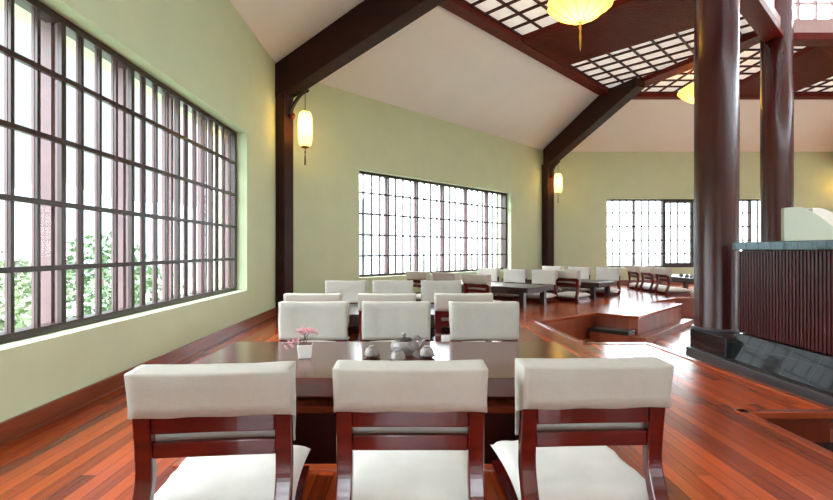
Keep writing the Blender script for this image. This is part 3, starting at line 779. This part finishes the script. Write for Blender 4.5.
def tree(x, y, h, rad, mat, label, seed):
    rnd = random.Random(seed)
    r = thing('leafy_tree', label, 'tree', (x, y, -4.0), rnd.random() * 6, 'trees outside the left window')
    t = MB(); t.tube([(0, 0, 0), (0.05, 0, h * 0.4), (0, 0.1, h * 0.75)], [0.16, 0.12, 0.05], 8); t.build('trunk', M['bark'], r)
    lf = MB()
    for k in range(620):
        u = rnd.uniform(-1, 1); a = rnd.random() * 2 * PI; q = rnd.random() ** 0.35 * rad
        c = Vector((q * math.cos(a) * math.sqrt(1 - u * u), q * math.sin(a) * math.sqrt(1 - u * u), h * 0.68 + q * u * 0.8))
        s = rnd.uniform(0.12, 0.3) * rad * 0.3
        bm = [Vector((rnd.gauss(0, 1), rnd.gauss(0, 1), rnd.gauss(0, 1))).normalized() * s for _ in range(6)]
        lf.add([c + bm[0], c + bm[1], c + bm[2], c + bm[3], c + bm[4], c + bm[5]], [(0, 1, 2), (0, 2, 3), (1, 3, 4), (2, 4, 5), (0, 4, 5)])
    lf.build('foliage', M[mat], r)
TR = [(-6.5, 5.2, 4.2, 1.7, 'leaf', 'bushy green tree close outside the left window, in its left panes'), (-8.5, 9.0, 4.6, 1.9, 'leafpale', 'pale green tree outside, left window lower middle panes'),
      (-7.8, 13.2, 4.5, 1.8, 'leaf', 'green tree outside the far right panes of the left window'), (-15.4, 17.0, 5.6, 1.8, 'leafpale', 'taller pale tree behind the houses outside the left window'),
      (-11.5, 6.6, 4.9, 2.0, 'leaf', 'round green tree beside the nearer pale house outside'), (-15.0, 22.5, 5.8, 2.4, 'leaf', 'dark green tree farthest out beyond the left window')]
for k, a in enumerate(TR): tree(*a, 40 + k)
def house(x, y, rz, w, d, h, label):
    r = thing('house', label, 'building', (x, y, -4.0), R(rz), 'houses outside the left window')
    b = MB(); b.box(-w / 2, w / 2, -d / 2, d / 2, 0, h); b.build('house_wall', M['house'], r)
    rf = MB(); e = 0.5
    rf.add([(-w / 2 - e, -d / 2 - e, h), (w / 2 + e, -d / 2 - e, h), (w / 2 + e, d / 2 + e, h), (-w / 2 - e, d / 2 + e, h), (-w / 2 - e, 0, h + d * 0.3), (w / 2 + e, 0, h + d * 0.3)],
           [(0, 1, 5, 4), (2, 3, 4, 5), (1, 2, 5), (3, 0, 4), (3, 2, 1, 0)]); rf.build('roof', M['roof'], r)
    for k in (-0.28, 0, 0.28):
        for s in (-1, 1):
            ww = MB(); ww.box(k * w - 0.5, k * w + 0.5, s * d / 2 - 0.03, s * d / 2 + 0.03, h - 1.9, h - 0.7); ww.build('house_window', M['granite'], r)
house(-25, 11, 75, 9, 6, 3.6, 'pale house with a grey gabled roof outside, nearer one')
house(-27, 26, 60, 11, 7, 4.4, 'pale house with a grey gabled roof outside, farther one')

# ------------------------------------------------------------------ daylight
w = bpy.data.worlds.new('overcast_sky'); S.world = w; w.use_nodes = True
nt = w.node_tree; bg = nt.nodes['Background']
tc = nd(nt, 'ShaderNodeTexCoord'); sp = nd(nt, 'ShaderNodeSeparateXYZ'); nt.links.new(tc.outputs['Generated'], sp.inputs[0])
def mrange(src, a, b, c, d, smooth=True):
    m = nd(nt, 'ShaderNodeMapRange', interpolation_type='SMOOTHSTEP' if smooth else 'LINEAR')
    for k_, v_ in (('From Min', a), ('From Max', b), ('To Min', c), ('To Max', d)): m.inputs[k_].default_value = v_
    nt.links.new(src, m.inputs['Value']); return m.outputs[0]
def mth(op, a, b):
    m = nd(nt, 'ShaderNodeMath', operation=op)
    for k_, q_ in enumerate((a, b)):
        if isinstance(q_, (int, float)): m.inputs[k_].default_value = q_
        else: nt.links.new(q_, m.inputs[k_])
    return m.outputs[0]
X_, Y_, Z_ = sp.outputs
side = mrange(mth('MAXIMUM', X_, mth('MULTIPLY', Y_, -1.0)), -0.46, -0.06, 0.0, 1.0)      # thick bright cloud everywhere but over the hills to the left
elev = mrange(Z_, 0.07, 0.32, 1.0, 4.2)                                                  # an overcast sky is brightest overhead
sunny = mrange(Y_, 0.1, -0.5, 1.0, 0.45)                                                 # and on the sun's side
strength = mth('ADD', 0.66, mth('MULTIPLY', mth('MULTIPLY', side, 4.1), mth('MULTIPLY', elev, sunny)))
rp = nd(nt, 'ShaderNodeValToRGB'); e = rp.color_ramp.elements
e[0].position = 0.0; e[0].color = (0.88, 0.95, 1.0, 1); e[1].position = 1.0; e[1].color = (0.89, 0.97, 1.06, 1)
m2 = nd(nt, 'ShaderNodeMapRange')
for k_, v_ in (('From Min', -0.7), ('From Max', -0.2)): m2.inputs[k_].default_value = v_
nt.links.new(sp.outputs['X'], m2.inputs['Value']); nt.links.new(m2.outputs[0], rp.inputs['Fac'])
nt.links.new(rp.outputs['Color'], bg.inputs['Color']); nt.links.new(strength, bg.inputs['Strength'])
def portal(F, u0, u1, z0, z1, d):
    c = Vector(F((u0 + u1) / 2, d, (z0 + z1) / 2)); inn = Vector(F((u0 + u1) / 2, d - 1, (z0 + z1) / 2)) - c
    l = bpy.data.lights.new('daylight_portal', 'AREA'); l.shape = 'RECTANGLE'; l.size = u1 - u0; l.size_y = z1 - z0
    l.cycles.is_portal = True
    o = bpy.data.objects.new('daylight_portal', l); COL.objects.link(o); o.location = c
    o.rotation_euler = inn.to_track_quat('-Z', 'Z').to_euler()
for i in range(8):
    F, L, u0, u1 = wins[i]; portal(F, u0, u1, W0, W1, 0.44)
    A, B = RING[i], RING[(i + 1) % 8]; F2, L2 = frame(A, B); portal(F2, 0, L2, 4.95, RTOP, 0.2)

# ------------------------------------------------------------------ camera
cam = bpy.data.cameras.new('camera'); co = bpy.data.objects.new('camera', cam); COL.objects.link(co)
co.location = (0, 0, 1.0); co.rotation_euler = (R(90), 0, 0)
cam.sensor_width = 36; cam.lens = 463 / 833 * 36; cam.shift_x = (416.5 - 412) / 833; cam.clip_start = 0.05; cam.clip_end = 1000
S.camera = co
S.view_settings.view_transform = 'Standard'; S.view_settings.look = 'None'; S.view_settings.exposure = 0.88; S.view_settings.gamma = 1.0
S.view_settings.use_curve_mapping = False
S.cycles.use_denoising = True
S.cycles.max_bounces = 10; S.cycles.diffuse_bounces = 6; S.cycles.transparent_max_bounces = 12
S.cycles.sample_clamp_indirect = 8
